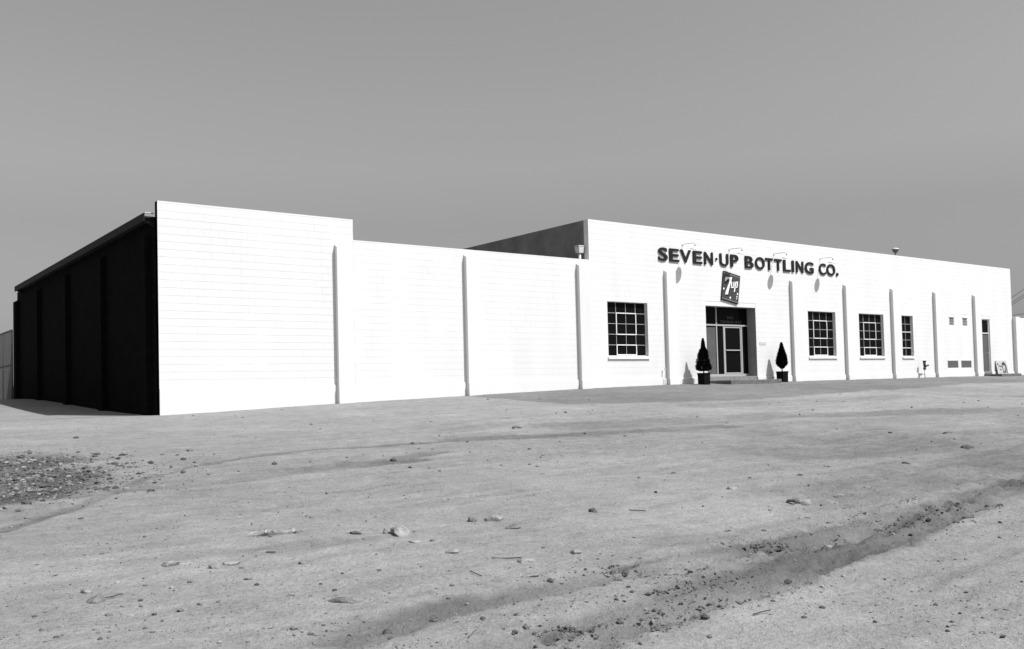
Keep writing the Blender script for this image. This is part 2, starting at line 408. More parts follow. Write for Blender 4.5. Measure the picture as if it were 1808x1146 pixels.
# ------------------------------------------------------------------ the plant building
BLD = empty('factory_building', (0, 0, 0), 'long white block bottling plant with pilasters, parapets and a dark side wall', 'building')
X_A, X_B, X_C, X_D, X_E = 0.0, 5.71, 15.15, 47.03, 62.0
Z_A, Z_B, Z_C, Z_E = 5.65, 5.035, 6.51, 3.75
LEDGE = 0.72; COURSE = 0.2032; BLK = 0.4064
WINS = [(15.98, 18.04, 4), (28.03, 30.09, 4), (31.95, 34.01, 4), (35.60, 36.62, 2)]
WZ0, WZ1 = 1.55, 3.58
ENT = (21.31, 24.415, 0.575, 3.585)
DR2 = (43.55, 44.42, 0.70, 3.59)
OPEN = [(a, b, WZ0, WZ1) for a, b, c in WINS] + [ENT, DR2]
VENT_HI = [(40.13, 40.64, 3.15, 3.60), (41.49, 42.00, 3.15, 3.60)]
VENT_LO = [(39.81, 40.89, 0.95, 1.32), (41.19, 42.26, 0.95, 1.32)]
OPEN += VENT_HI + VENT_LO

def wall_boxes(mb, x0, x1, z0, z1, y0, y1):
    xs = sorted({x0, x1} | {v for o in OPEN for v in o[:2] if x0 < v < x1})
    for a, b in zip(xs[:-1], xs[1:]):
        holes = sorted((o[2], o[3]) for o in OPEN if o[0] <= a+1e-6 and o[1] >= b-1e-6)
        z = z0
        for h0, h1 in holes:
            if h0 > z: mb.box(a, b, y0, y1, z, h0)
            z = max(z, h1)
        if z < z1: mb.box(a, b, y0, y1, z, z1)
mb = MB()
wall_boxes(mb, X_A, X_B, -0.5, Z_A-0.002, 0.008, 0.2)
wall_boxes(mb, X_B, X_C, -0.5, Z_B-0.002, 0.008, 0.15)
wall_boxes(mb, X_C, X_D, -0.5, Z_C-0.002, 0.008, 0.2)
wall_boxes(mb, X_D, X_E, -0.5, Z_E-0.002, 0.008, 0.2)
FAC = mb.build('facade_wall', M_WHITE, BLD)
FAC['label'] = 'sunlit white painted block front wall'

# blocks: front skins with recessed joints
HJ, VJ = 0.0026, 0.0007
def course_cells(x0, x1, z0, z1, k):
    """clip one course against openings; yields x-intervals of blocks"""
    cuts = [(o[0], o[1]) for o in OPEN if o[2] < z1-0.02 and o[3] > z0+0.02]
    off = BLK/2 if k % 2 else 0.0
    x = math.floor((x0-off)/BLK)*BLK + off
    while x < x1:
        a, b = max(x, x0), min(x+BLK, x1)
        pieces = [(a, b)]
        for c0, c1 in cuts:
            nxt = []
            for p0, p1 in pieces:
                if c1 <= p0 or c0 >= p1: nxt.append((p0, p1)); continue
                if c0 > p0: nxt.append((p0, c0))
                if c1 < p1: nxt.append((c1, p1))
            pieces = nxt
        for p0, p1 in pieces:
            if p1-p0 > 0.03: yield p0, p1
        x += BLK
singles = []; rest = MB()
for x0, x1, zt in ((X_A, X_B, Z_A), (X_B, X_C, Z_B), (X_C, X_D, Z_C), (X_D, X_E, Z_E)):
    n = int((zt-LEDGE)/COURSE)
    for k in range(n):
        z0 = LEDGE + k*COURSE; z1 = z0 + COURSE
        for a, b in course_cells(x0, x1, z0, z1, k):
            jy = RND.uniform(-0.0012, 0.0012)
            if x1 == X_B and b < 5.2 and k < n-1 and len(singles) < 300: singles.append((a, b, z0, z1, jy))
            else: rest.box(a+VJ*0.35, b-VJ*0.35, jy*0.8, 0.0085, z0+HJ*0.55, z1-HJ*0.55)
    rest.box(x0+0.001, x1-0.001, -0.001, 0.0085, LEDGE+n*COURSE+HJ, zt)      # thin coping course
bmesh_cache = {}
for a, b, z0, z1, jy in singles:
    w = round(b-a, 4)
    if w not in bmesh_cache:
        bme = MB().box(-w/2+VJ, w/2-VJ, 0, 0.0095, HJ, COURSE-HJ).mesh('block'); bme.materials.append(M_WHITE); bmesh_cache[w] = bme
    o = link('block', bmesh_cache[w], None, FAC, ((a+b)/2, jy, z0))
ro = rest.build('block_courses', M_WHITE, FAC); ro['kind'] = 'stuff'

# plinth
mb = MB()
for a, b in ((0, ENT[0]), (ENT[1], DR2[0]), (DR2[1], X_E)):
    mb.hexa([(a,-0.035,-0.6),(b,-0.035,-0.6),(b,0.006,-0.6),(a,0.006,-0.6),(a,-0.035,LEDGE-0.025),(b,-0.035,LEDGE-0.025),(b,0.006,LEDGE),(a,0.006,LEDGE)])
mb.build('plinth', M_WHITE, BLD)

# pilasters on the front
PIL = [(5.09,4.87),(9.69,4.87),(14.53,4.87),(18.98,4.88),(26.78,4.88),(30.76,4.88),(34.655,4.88),(38.58,4.88),(42.61,4.88)]
PW, PD = 0.50, 0.158
for x, zt in PIL:
    mb = MB(); a, b = x, x+PW
    mb.hexa([(a,-PD,LEDGE-0.08),(b,-PD,LEDGE-0.08),(b,0.004,LEDGE-0.08),(a,0.004,LEDGE-0.08),(a,-PD,zt-0.10),(b,-PD,zt-0.10),(b,0.004,zt),(a,0.004,zt)])
    mb.hexa([(a-0.012,-PD-0.03,-0.6),(b+0.012,-PD-0.03,-0.6),(b+0.012,0.004,-0.6),(a-0.012,0.004,-0.6),(a-0.012,-PD-0.03,LEDGE-0.03),(b+0.012,-PD-0.03,LEDGE-0.03),(b+0.012,0.004,LEDGE-0.03),(a-0.012,0.004,LEDGE-0.03)])
    mb.build('pilaster', M_WHITE, BLD)
mb = MB(); a, b = X_D+0.012, X_D+0.5
mb.box(a, b, -0.20, 0.004, -0.6, Z_E+0.035)
mb.build('pilaster', M_WHITE, BLD)['label'] = 'shorter pilaster at the low end wall'

# side wall (left), its pilasters, eave
mb = MB(); mb.box(0.004, 0.2, 0.2, 20.6, -0.6, 5.2); mb.build('side_wall', M_SIDE, BLD)['label'] = 'block side wall in shade, with that shade deepened in its colour'
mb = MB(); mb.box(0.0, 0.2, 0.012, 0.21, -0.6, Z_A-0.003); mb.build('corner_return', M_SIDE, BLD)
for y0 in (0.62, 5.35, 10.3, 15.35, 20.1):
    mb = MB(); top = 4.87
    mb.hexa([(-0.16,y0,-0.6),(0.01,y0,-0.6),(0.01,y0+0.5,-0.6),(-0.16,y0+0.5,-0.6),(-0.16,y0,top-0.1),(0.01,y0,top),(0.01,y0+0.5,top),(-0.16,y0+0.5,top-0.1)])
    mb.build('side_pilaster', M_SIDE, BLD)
mb = MB()
mb.hexa([(0.2,0.21,4.98),(5.5,0.21,4.98),(5.5,19.6,4.98),(0.2,19.6,4.98),(0.2,0.21,5.19),(5.5,0.21,5.19),(5.5,19.6,5.19),(0.2,19.6,5.19)])
mb.build('roof', M_ROOF, BLD)
mb = MB(); mb.box(-0.26, 5.6, 0.24, 19.4, 5.21, 5.255); ro2 = mb.build('eave', M_EAVE, BLD)
mb = MB(); mb.box(-0.29, -0.262, 0.22, 19.42, 5.12, 5.335); mb.build('fascia', M_EAVE, ro2)
for yy in (0.3, 19.25):
    mb = MB(); mb.hexa([(-0.255,yy,5.15),(0.0,yy,5.0),(0.0,yy+0.06,5.0),(-0.255,yy+0.06,5.15),(-0.255,yy,5.205),(0.0,yy,5.205),(0.0,yy+0.06,5.205),(-0.255,yy+0.06,5.205)])
    mb.build('rafter_end', M_EAVE, ro2)
mb = MB(); mb.box(-0.25, -0.02, 0.23, 0.30, 5.337, 5.36); mb.build('flashing', M_GALV, ro2)
# other roofs, inner sides and back
mb = MB(); mb.box(5.62, 15.14, 0.151, 20.4, 4.45, 4.7); mb.build('roof', M_ROOF, BLD)
mb = MB(); mb.box(15.4, 46.9, 0.21, 20.4, 5.7, 6.0); mb.build('roof', M_ROOF, BLD)
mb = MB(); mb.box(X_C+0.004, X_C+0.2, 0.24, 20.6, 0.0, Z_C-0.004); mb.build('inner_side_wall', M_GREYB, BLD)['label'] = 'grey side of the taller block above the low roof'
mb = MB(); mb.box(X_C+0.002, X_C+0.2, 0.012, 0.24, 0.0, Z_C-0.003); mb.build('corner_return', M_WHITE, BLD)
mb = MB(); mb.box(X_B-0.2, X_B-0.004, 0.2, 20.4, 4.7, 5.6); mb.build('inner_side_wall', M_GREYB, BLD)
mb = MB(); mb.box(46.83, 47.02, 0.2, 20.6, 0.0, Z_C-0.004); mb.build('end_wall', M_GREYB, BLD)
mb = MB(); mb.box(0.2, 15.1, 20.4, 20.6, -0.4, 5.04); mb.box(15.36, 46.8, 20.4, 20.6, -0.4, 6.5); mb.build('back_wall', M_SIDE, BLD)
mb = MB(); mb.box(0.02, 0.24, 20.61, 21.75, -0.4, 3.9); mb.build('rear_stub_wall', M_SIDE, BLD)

# windows
def pane_grid(win, x0, x1, z0, z1, cols, rows, y, bw=0.022):
    """glass panes one by one"""
    dx = (x1-x0)/cols; dz = (z1-z0)/rows; cache = None
    for c in range(cols):
        for r in range(rows):
            if cache is None:
                cache = MB().box(-dx/2+bw*0.4, dx/2-bw*0.4, 0, 0.006, -dz/2+bw*0.4, dz/2-bw*0.4).mesh('pane'); cache.materials.append(M_GLASS)
            o = link('pane', cache, None, win, (x0+dx*(c+.5), y, z0+dz*(r+.5)))
            o.rotation_euler = (RND.uniform(-.012, .012), 0, RND.uniform(-.012, .012))
for a, b, cols in WINS:
    Y = 0.125; fr = 0.03
    mb = MB(); z0, z1 = WZ0, WZ1
    mb.box(a, a+fr, Y-0.02, Y+0.04, z0, z1); mb.box(b-fr, b, Y-0.02, Y+0.04, z0, z1)
    mb.box(a+fr, b-fr, Y-0.02, Y+0.04, z1-fr, z1); mb.box(a+fr, b-fr, Y-0.02, Y+0.04, z0, z0+fr)
    win = mb.build('window', M_STEEL, BLD)
    gx0, gx1, gz0, gz1 = a+fr, b-fr, z0+fr, z1-fr
    dx = (gx1-gx0)/cols; dz = (gz1-gz0)/5
    for c in range(1, cols):
        MB().box(gx0+dx*c-0.007, gx0+dx*c+0.007, Y-0.006, Y+0.02, gz0, gz1).build('muntin', M_MUNT, win)
    for r in range(1, 5):
        MB().box(gx0, gx1, Y-0.009, Y+0.021, gz0+dz*r-0.008, gz0+dz*r+0.008).build('muntin', M_MUNT, win)
    def ring(x0_, x1_, z0_, z1_):
        t = 0.018; yy0, yy1 = Y-0.028, Y-0.01; q = MB()
        q.box(x0_-t, x0_+t, yy0, yy1, z0_-t, z1_+t); q.box(x1_-t, x1_+t, yy0, yy1, z0_-t, z1_+t)
        q.box(x0_+t, x1_-t, yy0, yy1, z0_-t, z0_+t); q.box(x0_+t, x1_-t, yy0, yy1, z1_-t, z1_+t)
        q.build('ventilator_frame', M_STEEL, win)
    if cols == 4:
        ring(gx0+dx, gx0+3*dx, gz0+2*dz, gz0+4*dz); ring(gx0+dx, gx0+3*dx, gz0+0.03, gz0+dz)
    else:
        for zz in (gz0+dz, gz0+3*dz): MB().box(gx0, gx1, Y-0.028, Y-0.01, zz-0.018, zz+0.018).build('ventilator_frame', M_STEEL, win)
    pane_grid(win, gx0, gx1, gz0, gz1, cols, 5, Y+0.008)
    mb = MB(); mb.hexa([(a-0.03,-0.055,1.45),(b+0.03,-0.055,1.45),(b+0.03,0.10,1.45),(a-0.03,0.10,1.45),(a-0.03,-0.055,1.515),(b+0.03,-0.055,1.515),(b+0.03,0.10,1.556),(a-0.03,0.10,1.556)])
    mb.build('sill', M_TRIM, win)
    MB().box(a-0.05, b+0.05, 0.17, 0.19, z0-0.05, z1+0.05).build('blind', M_SBLACK, win)

# entrance recess
D = 0.457
mb = MB(); mb.box(ENT[1], ENT[1]+0.15, 0.201, D+0.15, 0.5, 3.75); mb.box(ENT[0]-0.15, ENT[0], 0.201, D+0.15, 0.5, 3.75); mb.box(ENT[0], ENT[1], 0.201, D+0.15, 3.587, 3.75)
mb.build('entrance_jamb', M_JAMB, BLD)
mb = MB(); mb.box(ENT[1]-0.006, ENT[1]-0.001, 0.012, D-0.02, 0.735, 3.58); mb.build('jamb_lining', M_JAMB, BLD)
mb = MB(); mb.box(ENT[0]+0.002, ENT[1]-0.002, 0.004, D+0.2, 0.3, 0.735); mb.build('threshold', M_CONC, BLD)
mb = MB()
mb.box(ENT[0], ENT[1], D-0.03, D+0.05, 0.737, 0.835)               # sill curb
mb.box(ENT[0], ENT[1], D-0.04, D+0.05, 2.82, 2.885)                # transom bar
mb.box(22.40, 22.46, D-0.035, D+0.045, 0.835, 2.82); mb.box(22.40, 22.46, D-0.035, D+0.045, 2.885, 3.585)
mb.box(22.84, 22.905, D-0.032, D+0.045, 0.835, 2.82); mb.box(23.965, 24.03, D-0.032, D+0.045, 0.835, 2.82)
STF = mb.build('storefront_frame', M_ALU, BLD)
MB().box(21.32, 22.40, D+0.0, D+0.02, 0.835, 2.76).build('side_panel', M_PANEL, STF)
MB().box(22.46, 22.84, D+0.0, D+0.01, 0.835, 2.82).build('pane', M_GLASS, STF)
MB().box(24.03, 24.41, D+0.0, D+0.01, 0.835, 2.82).build('pane', M_GLASS, STF)
MB().box(21.32, 22.40, D+0.0, D+0.01, 2.885, 3.585).build('pane', M_GLASS, STF)
MB().box(22.46, 24.41, D+0.0, D+0.01, 2.885, 3.585).build('pane', M_GLASS, STF)
mb = MB(); x0, x1, z0, z1 = 22.915, 23.955, 0.845, 2.80; t = 0.05
mb.box(x0, x0+t, D-0.02, D+0.03, z0, z1); mb.box(x1-t, x1, D-0.02, D+0.03, z0, z1)
mb.box(x0+t, x1-t, D-0.02, D+0.03, z1-t, z1); mb.box(x0+t, x1-t, D-0.02, D+0.03, z0, z0+0.05)
EDR = mb.build('entrance_door', M_ALU, BLD)
MB().box(x0+t, x1-t, D+0.002, D+0.012, z0+0.05, z1-t).build('pane', M_GLASS, EDR)
MB().box(x0+t, x1-t, D-0.05, D-0.022, 1.80, 1.845).build('push_bar', M_ALU, EDR)

def text_mesh(body, size=1.0, extrude=0.01, offset=0.0, align='LEFT'):
    cu = bpy.data.curves.new('txt', 'FONT'); cu.body = body; cu.size = size; cu.extrude = extrude; cu.offset = offset; cu.resolution_u = 8
    cu.align_x = align
    ob = bpy.data.objects.new('txt', cu); COL.objects.link(ob)
    bpy.context.view_layer.update()
    dg = bpy.context.evaluated_depsgraph_get()
    me_ = bpy.data.meshes.new_from_object(ob.evaluated_get(dg)); bpy.data.objects.remove(ob); bpy.data.curves.remove(cu)
    return me_
def fit_letter(body, x0, x1, z0, z1, y0, y1, offset=0.0):
    me_ = text_mesh(body, 1.0, 0.05, offset)
    n = len(me_.vertices); c = np.zeros(n*3, np.float32); me_.vertices.foreach_get('co', c); c = c.reshape(-1, 3)
    lo = c.min(0); hi = c.max(0); s = (c-lo)/(hi-lo)
    out = np.stack([x0+s[:, 0]*(x1-x0), y1+(y0-y1)*s[:, 2], z0+s[:, 1]*(z1-z0)], 1).astype(np.float32)
    me_.vertices.foreach_set('co', out.ravel()); me_.update(); me_.materials.clear()
    return me_
for body, xa, xb, za, zb in (('362', 23.12, 23.52, 3.12, 3.24), ('TERMINAL WAY', 22.68, 24.06, 2.94, 3.05)):
    link('house_number' if body[0] == '3' else 'address_lettering', fit_letter(body, xa, xb, za, zb, D-0.004, D-0.001), M_FAINT, STF)

# side door at the right
mb = MB(); a, b, z0, z1 = DR2; t = 0.05
mb.box(a, a+t, 0.06, 0.14, z0, z1); mb.box(b-t, b, 0.06, 0.14, z0, z1); mb.box(a+t, b-t, 0.06, 0.14, z1-t, z1); mb.box(a+t, b-t, 0.06, 0.14, 2.80, 2.845)
SD = mb.build('door_frame', M_TRIM, BLD)
MB().box(a+t, b-t, 0.10, 0.13, z0+0.04, 2.80).build('door_leaf', M_DOOR, SD)
MB().box(a+t, b-t, 0.10, 0.11, 2.845, z1-t).build('pane', M_GLASS, SD)
MB().tube([(b-0.12,0.10,1.72),(b-0.12,0.05,1.72)], 0.025, 10).build('door_knob', M_GALV, SD)
MB().box(a-0.01, b+0.01, -0.03, 0.14, 0.62, 0.745).build('door_sill', M_CONC, SD)
# vents
for (a, b, z0, z1) in VENT_HI:
    mb = MB(); t = 0.03
    mb.box(a, a+t, 0.01, 0.06, z0, z1); mb.box(b-t, b, 0.01, 0.06, z0, z1); mb.box(a+t, b-t, 0.01, 0.06, z1-t, z1); mb.box(a+t, b-t, 0.01, 0.06, z0, z0+t)
    v = mb.build('wall_vent', M_TRIM, BLD)
    MB().box(a+t, b-t, 0.045, 0.055, z0+t, z1-t).build('vent_backing', M_SMID, v)
    for k in range(1, 3): MB().box(a+t, b-t, 0.02, 0.03, z0+(z1-z0)*k/3-0.007, z0+(z1-z0)*k/3+0.007).build('vent_bar', M_MUNT, v)
    for k in range(1, 4): MB().box(a+(b-a)*k/4-0.007, a+(b-a)*k/4+0.007, 0.031, 0.04, z0+t, z1-t).build('vent_bar', M_MUNT, v)
    mb = MB(); mb.hexa([(a-0.03,-0.02,z1+.004),(b+0.03,-0.02,z1+.004),(b+0.03,-0.002,z1+.004),(a-0.03,-0.002,z1+.004),(a-0.03,-0.02,z1+0.02),(b+0.03,-0.02,z1+0.02),(b+0.03,-0.002,z1+0.10),(a-0.03,-0.002,z1+0.10)])
    mb.build('vent_hood', M_TRIM, v)
for (a, b, z0, z1) in VENT_LO:
    mb = MB(); t = 0.03
    mb.box(a, a+t, 0.01, 0.1, z0, z1); mb.box(b-t, b, 0.01, 0.1, z0, z1); mb.box(a+t, b-t, 0.01, 0.1, z1-t, z1); mb.box(a+t, b-t, 0.01, 0.1, z0, z0+t)
    v = mb.build('louvre_grille', M_GALVD, BLD)
    MB().box(a+t, b-t, 0.085, 0.095, z0+t, z1-t).build('grille_backing', M_SBLACK, v)
    for k in range(6):
        zc = z0+t+0.02+(z1-z0-2*t-0.02)*k/6
        MB().hexa([(a+t,0.012,zc),(b-t,0.012,zc),(b-t,0.07,zc+0.035),(a+t,0.07,zc+0.035),(a+t,0.012,zc+0.006),(b-t,0.012,zc+0.006),(b-t,0.07,zc+0.041),(a+t,0.07,zc+0.041)]).build('slat', M_GALVD, v)
# mail slot
MB().box(24.61, 25.02, -0.012, 0.0, 2.03, 2.14).build('mail_slot', mat('slot_metal', 0.5, 0.4), BLD)

# ------------------------------------------------------------------ steps
def step(x0, x1, yf, zt, label):
    mb = MB(); b = 0.02
    zb = -0.2
    mb.box(x0, x1, yf, -0.036, zb, zt-b)
    mb.hexa([(x0,yf,zt-b),(x1,yf,zt-b),(x1,-0.036,zt-b),(x0,-0.036,zt-b),(x0+b,yf+b,zt),(x1-b,yf+b,zt),(x1-b,-0.036,zt),(x0+b,-0.036,zt)])
    return tag(mb.build('concrete_step', M_STEP), label, 'step', 'concrete door steps')
step(21.28, 24.42, -1.2, 0.575, 'wide concrete step in front of the glass entrance between two planters')
step(43.50, 45.75, -0.97, 0.585, 'concrete step below the narrow grey door at the far right')

# ------------------------------------------------------------------ raised lettering
SIGN = empty('lettering_sign', (18.7, 0, 5.2), 'black raised wall letters reading SEVEN·UP BOTTLING CO. above the entrance', 'sign')
LET = [('S',18.690,19.189),('E',19.301,19.827),('V',19.905,20.52),('E',20.641,21.167),('N',21.298,21.810),('·',21.970,22.081),('U',22.229,22.757),('P',22.895,23.383),
 ('B',23.809,24.351),('O',24.469,25.090),('T',25.148,25.651),('T',25.761,26.251),('L',26.365,26.864),('I',26.963,27.108),('N',27.266,27.779),('G',27.895,28.523),
 ('C',28.945,29.440),('O',29.512,30.155),('.',30.237,30.396)]
for ch, a, b in LET:
    z0, z1 = 5.228, 5.738
    if ch in 'SOGCU': z0 -= 0.008
    if ch in 'SOGC': z1 += 0.006
    if ch == '·': z0, z1 = 5.432, 5.54
    if ch == '.': z0, z1 = 5.225, 5.38
    if ch in '·.':
        k = 14; cx, cz = (a+b)/2, (z0+z1)/2
        pm = MB().prism_xz([(cx+(b-a)/2*math.cos(2*math.pi*i/k)*0.95, cz+(z1-z0)/2*math.sin(2*math.pi*i/k)) for i in range(k)], -0.052, -0.018).mesh('letter')
    else:
        pm = fit_letter(ch, a, b, z0, z1, -0.052, -0.018, 0.018 if ch == 'V' else (0.012 if ch == 'I' else 0.020))
    o = link('letter', pm, M_BLACK, SIGN); o.location = (-18.7, 0, -5.2)
    mb = MB()
    for zz in (z0+(z1-z0)*0.3, z0+(z1-z0)*0.7): mb.box(a+0.05, a+0.058, -0.02, 0.0, zz, zz+0.008)
    so = mb.build('stud', M_GALVD, o)

# ------------------------------------------------------------------ tilted square sign with 7up logo
ANG = math.radians(-9.4)
SC = (22.84, -0.02, 4.36); SWD, SHT = 1.05, 1.20
LOGO = empty('logo_sign', SC, 'tilted dark square enamel sign with white 7up lettering over the entrance', 'sign')
LOGO.rotation_euler = (0, -ANG, 0)
_tl = np.array((325., 120.)); _uu = np.array((445., 150.)); _vv = np.array((-68., 757.)); _A = np.linalg.inv(np.stack([_uu, _vv], 1))
def uv(px, py):
    k = _A @ (np.array((px, py), float)-_tl); return ((k[0]-0.5)*SWD, (0.5-k[1])*SHT)
def lay(name, polys, y, th, material):
    mb = MB()
    for p in polys:
        area = sum(p[i][0]*p[(i+1) % len(p)][1]-p[(i+1) % len(p)][0]*p[i][1] for i in range(len(p)))
        if area < 0: p = p[::-1]
        mb.prism_xz(p, y-th, y)
    return mb.build(name, material, LOGO)
h, w = SHT/2, SWD/2
MB().box(-w, w, -0.03, 0.0, -h, h).build('backing', M_SBLACK, LOGO)
lay('field', [[(-w+.012,-h+.06),(w-.012,-h+.06),(w-.012,h-.06),(-w+.012,h-.06)]], -0.031, 0.004, M_SGREY)
lay('stripe', [[(-w+.012,-h+.055),(w-.012,-h+.055),(w-.012,-h+.085),(-w+.012,-h+.085)], [(-w+.012,h-.085),(w-.012,h-.085),(w-.012,h-.055),(-w+.012,h-.055)]], -0.0355, 0.002, M_SMID)
seven = [uv(*p) for p in ((345,398),(368,286),(545,300),(520,400),(480,530),(448,650),(428,748),(352,748),(372,660),(410,565),(455,455),(478,370),(470,338),(405,352),(380,398))]
lay('numeral_shadow', [[(x+.05, z-.055) for x, z in seven]], -0.0355, 0.002, M_SBLACK)
def upsh(dx, dz):
    P = []
    def r(x0, y0, x1, y1, sk=0): P.append([(uv(a, b)[0]+dx, uv(a, b)[1]+dz) for a, b in ((x0, y0), (x1, y0), (x1+sk, y1), (x0+sk, y1))])
    r(515,418,545,560,-8); r(578,420,607,560,-12); r(508,545,598,582,-6)
    r(628,418,658,690,-45); r(658,418,702,448,-4); r(672,448,702,560,-14); r(622,550,690,582,-6)
    return P
lay('word_shadow', upsh(0.035, -0.04), -0.0375, 0.0015, M_SBLACK)
lay('numeral', [seven], -0.040, 0.003, M_SWHITE)
lay('word', [p for i, p in enumerate(upsh(0, 0))], -0.0395, 0.0028, M_SWHITE)
for cx, cy, r in ((322,590,.042),(490,838,.045),(685,745,.042),(668,815,.034),(657,870,.028),(482,900,.022)):
    x, z = uv(cx, cy); lay('bubble', [[(x+r*math.cos(i*math.pi/6), z+r*math.sin(i*math.pi/6)) for i in range(12)]], -0.0355, 0.002, M_SWHITE)

# ------------------------------------------------------------------ sign lamps
LAMPL = ['first from the left, over the V of SEVEN', 'above the tilted square sign', 'over the L of BOTTLING', 'last on the right, over the letters CO']
for (x, z), extra in zip(((20.09,5.945),(22.88,5.945),(25.785,5.952),(29.088,5.962)), LAMPL):
    L = empty('sign_lamp', (x, 0, z), 'gooseneck sign lamp with white dish shade, '+extra, 'lamp', 'lamps over the wall lettering')
    arm = [(0,0.0,0),(0,-0.2,0.0),(0,-0.45,-0.01),(0,-0.58,-0.02),(0,-0.625,-0.035),(0,-0.645,-0.07),(0,-0.645,-0.12)]
    MB().tube(arm, 0.011, 8).build('arm', M_ARM, L, True)
    MB().tube([(0,0.0,0),(0,-0.03,0)], 0.045, 14).build('wall_plate', M_LAMPW, L)
    MB().tube([(0,-0.645,-0.10),(0,-0.645,-0.165)], 0.03, 12).build('socket', M_ARM, L)
    prof = [(0.028,0.0),(0.05,-0.02),(0.10,-0.05),(0.155,-0.085),(0.185,-0.125),(0.182,-0.127),(0.15,-0.092),(0.095,-0.058),(0.045,-0.03),(0.02,-0.02)]
    sh = MB().lathe(prof, (0,0,0), 24).build('shade', M_LAMPW, L, True)
    sh.location = (0,-0.645,-0.155); sh.rotation_euler = (math.radians(14), 0, 0)
    bulb = MB().lathe([(0.001,0.0),(0.025,-0.01),(0.034,-0.05),(0.025,-0.085),(0.001,-0.095)], (0,0,0), 12).build('bulb', M_SMID, sh, True)

# ------------------------------------------------------------------ conifers in square tubs
def planter_tree(x, y, H, tub_h, profile, seed, spire, label_t, label_p):
    rr = random.Random(seed); z0 = zfull(x, y)
    T = empty('planter', (x, y, z0-0.01), label_p, 'planter', 'square tubs beside the entrance'); s = 0.172
    mb = MB(); mb.hexa([(-s+.008,-s+.008,0.0),(s-.008,-s+.008,0.0),(s-.008,s-.008,0.0),(-s+.008,s-.008,0.0),(-s,-s,tub_h-.05),(s,-s,tub_h-.05),(s,s,tub_h-.05),(-s,s,tub_h-.05)])
    mb.build('tub', M_TUB, T)
    mb = MB(); q = s+.012
    for bx in ((-q,q,-q,-s+.02),(-q,q,s-.02,q),(-q,-s+.02,-s+.02,s-.02),(s-.02,q,-s+.02,s-.02)): mb.box(bx[0],bx[1],bx[2],bx[3],tub_h-.05,tub_h)
    mb.build('rim', M_TUB, T)
    MB().box(-s+.02, s-.02, -s+.02, s-.02, tub_h-.045, tub_h-.03).build('soil', M_BARK, T)
    tr = empty('conifer', (x, y, z0+tub_h-.03), label_t, 'tree', 'clipped conifers beside the entrance')
    zt = z0+H-(z0+tub_h-.03)
    lean = (rr.uniform(-.02,.02), rr.uniform(-.02,.02))
    MB().tube([(0,0,-.005),(lean[0]*.3,lean[1]*.3,zt*.35),(lean[0],lean[1],zt*.97)], 0.026, 8, 0.004).build('trunk', M_BARK, tr)
    lm = MB()
    for k in range(26):
        t = rr.uniform(.12,.85); a = rr.uniform(0, 6.283); r = np.interp(t, [p[0] for p in profile], [p[1] for p in profile])*.8
        lm.tube([(lean[0]*t,lean[1]*t,zt*t),(math.cos(a)*r,math.sin(a)*r,zt*t+r*.7)], 0.006, 5, 0.002)
    lm.build('limbs', M_BARK, tr)
    c = MB(); lob = [(rr.uniform(0,6.283), rr.uniform(.1,.9), rr.uniform(.6,1.3) if spire else rr.uniform(.8,1.12)) for _ in range(30)]
    for _ in range(12000):
        t = profile[0][0] + (1-profile[0][0])*rr.random()**1.15
        R = np.interp(t, [p[0] for p in profile], [p[1] for p in profile]); a = rr.uniform(0, 6.283)
        m_ = 1.0
        for la, lt, lk in lob:
            dd = abs((a-la+math.pi) % (2*math.pi)-math.pi)
            if dd < .5 and abs(t-lt) < .10: m_ *= 1+(lk-1)*(1-dd/.5)
        r = R*m_*math.sqrt(rr.uniform(.25, 1.0))*rr.uniform(.9, 1.06)
        p = Vector((lean[0]*t+r*math.cos(a), lean[1]*t+r*math.sin(a), zt*t))
        d = Vector((math.cos(a)*rr.uniform(.2,.9)+rr.uniform(-.3,.3), math.sin(a)*rr.uniform(.2,.9)+rr.uniform(-.3,.3), rr.uniform(.4,1.2))).normalized()
        sd = d.cross(Vector((rr.uniform(-1,1), rr.uniform(-1,1), rr.uniform(-1,1)))).normalized()
        ln = rr.uniform(.03, .06); wd = rr.uniform(.009, .016)
        n = len(c.v); tip = p+d*ln; mid = p+d*ln*.5
        c.v += [tuple(p), tuple(mid+sd*wd), tuple(tip), tuple(mid-sd*wd)]; c.f.append((n, n+1, n+2, n+3))
    c.build('crown', M_LEAF, tr)
planter_tree(20.405, -0.60, 1.76, 0.46, [(.06,.14),(.09,.27),(.15,.31),(.22,.285),(.35,.26),(.5,.22),(.60,.18),(.68,.14),(.715,.085),(.80,.065),(.9,.04),(1.0,.004)], 4, True,
             'scruffy dark potted conifer with a thin spire left of the entrance', 'black square planter tub left of the entrance')
planter_tree(25.43, -0.48, 1.64, 0.46, [(.10,.05),(.16,.11),(.22,.20),(.30,.245),(.42,.225),(.55,.19),(.70,.135),(.85,.07),(.95,.035),(1.0,.006)], 9, False,
             'smooth cone-shaped dark potted conifer right of the entrance', 'black square planter tub right of the entrance')

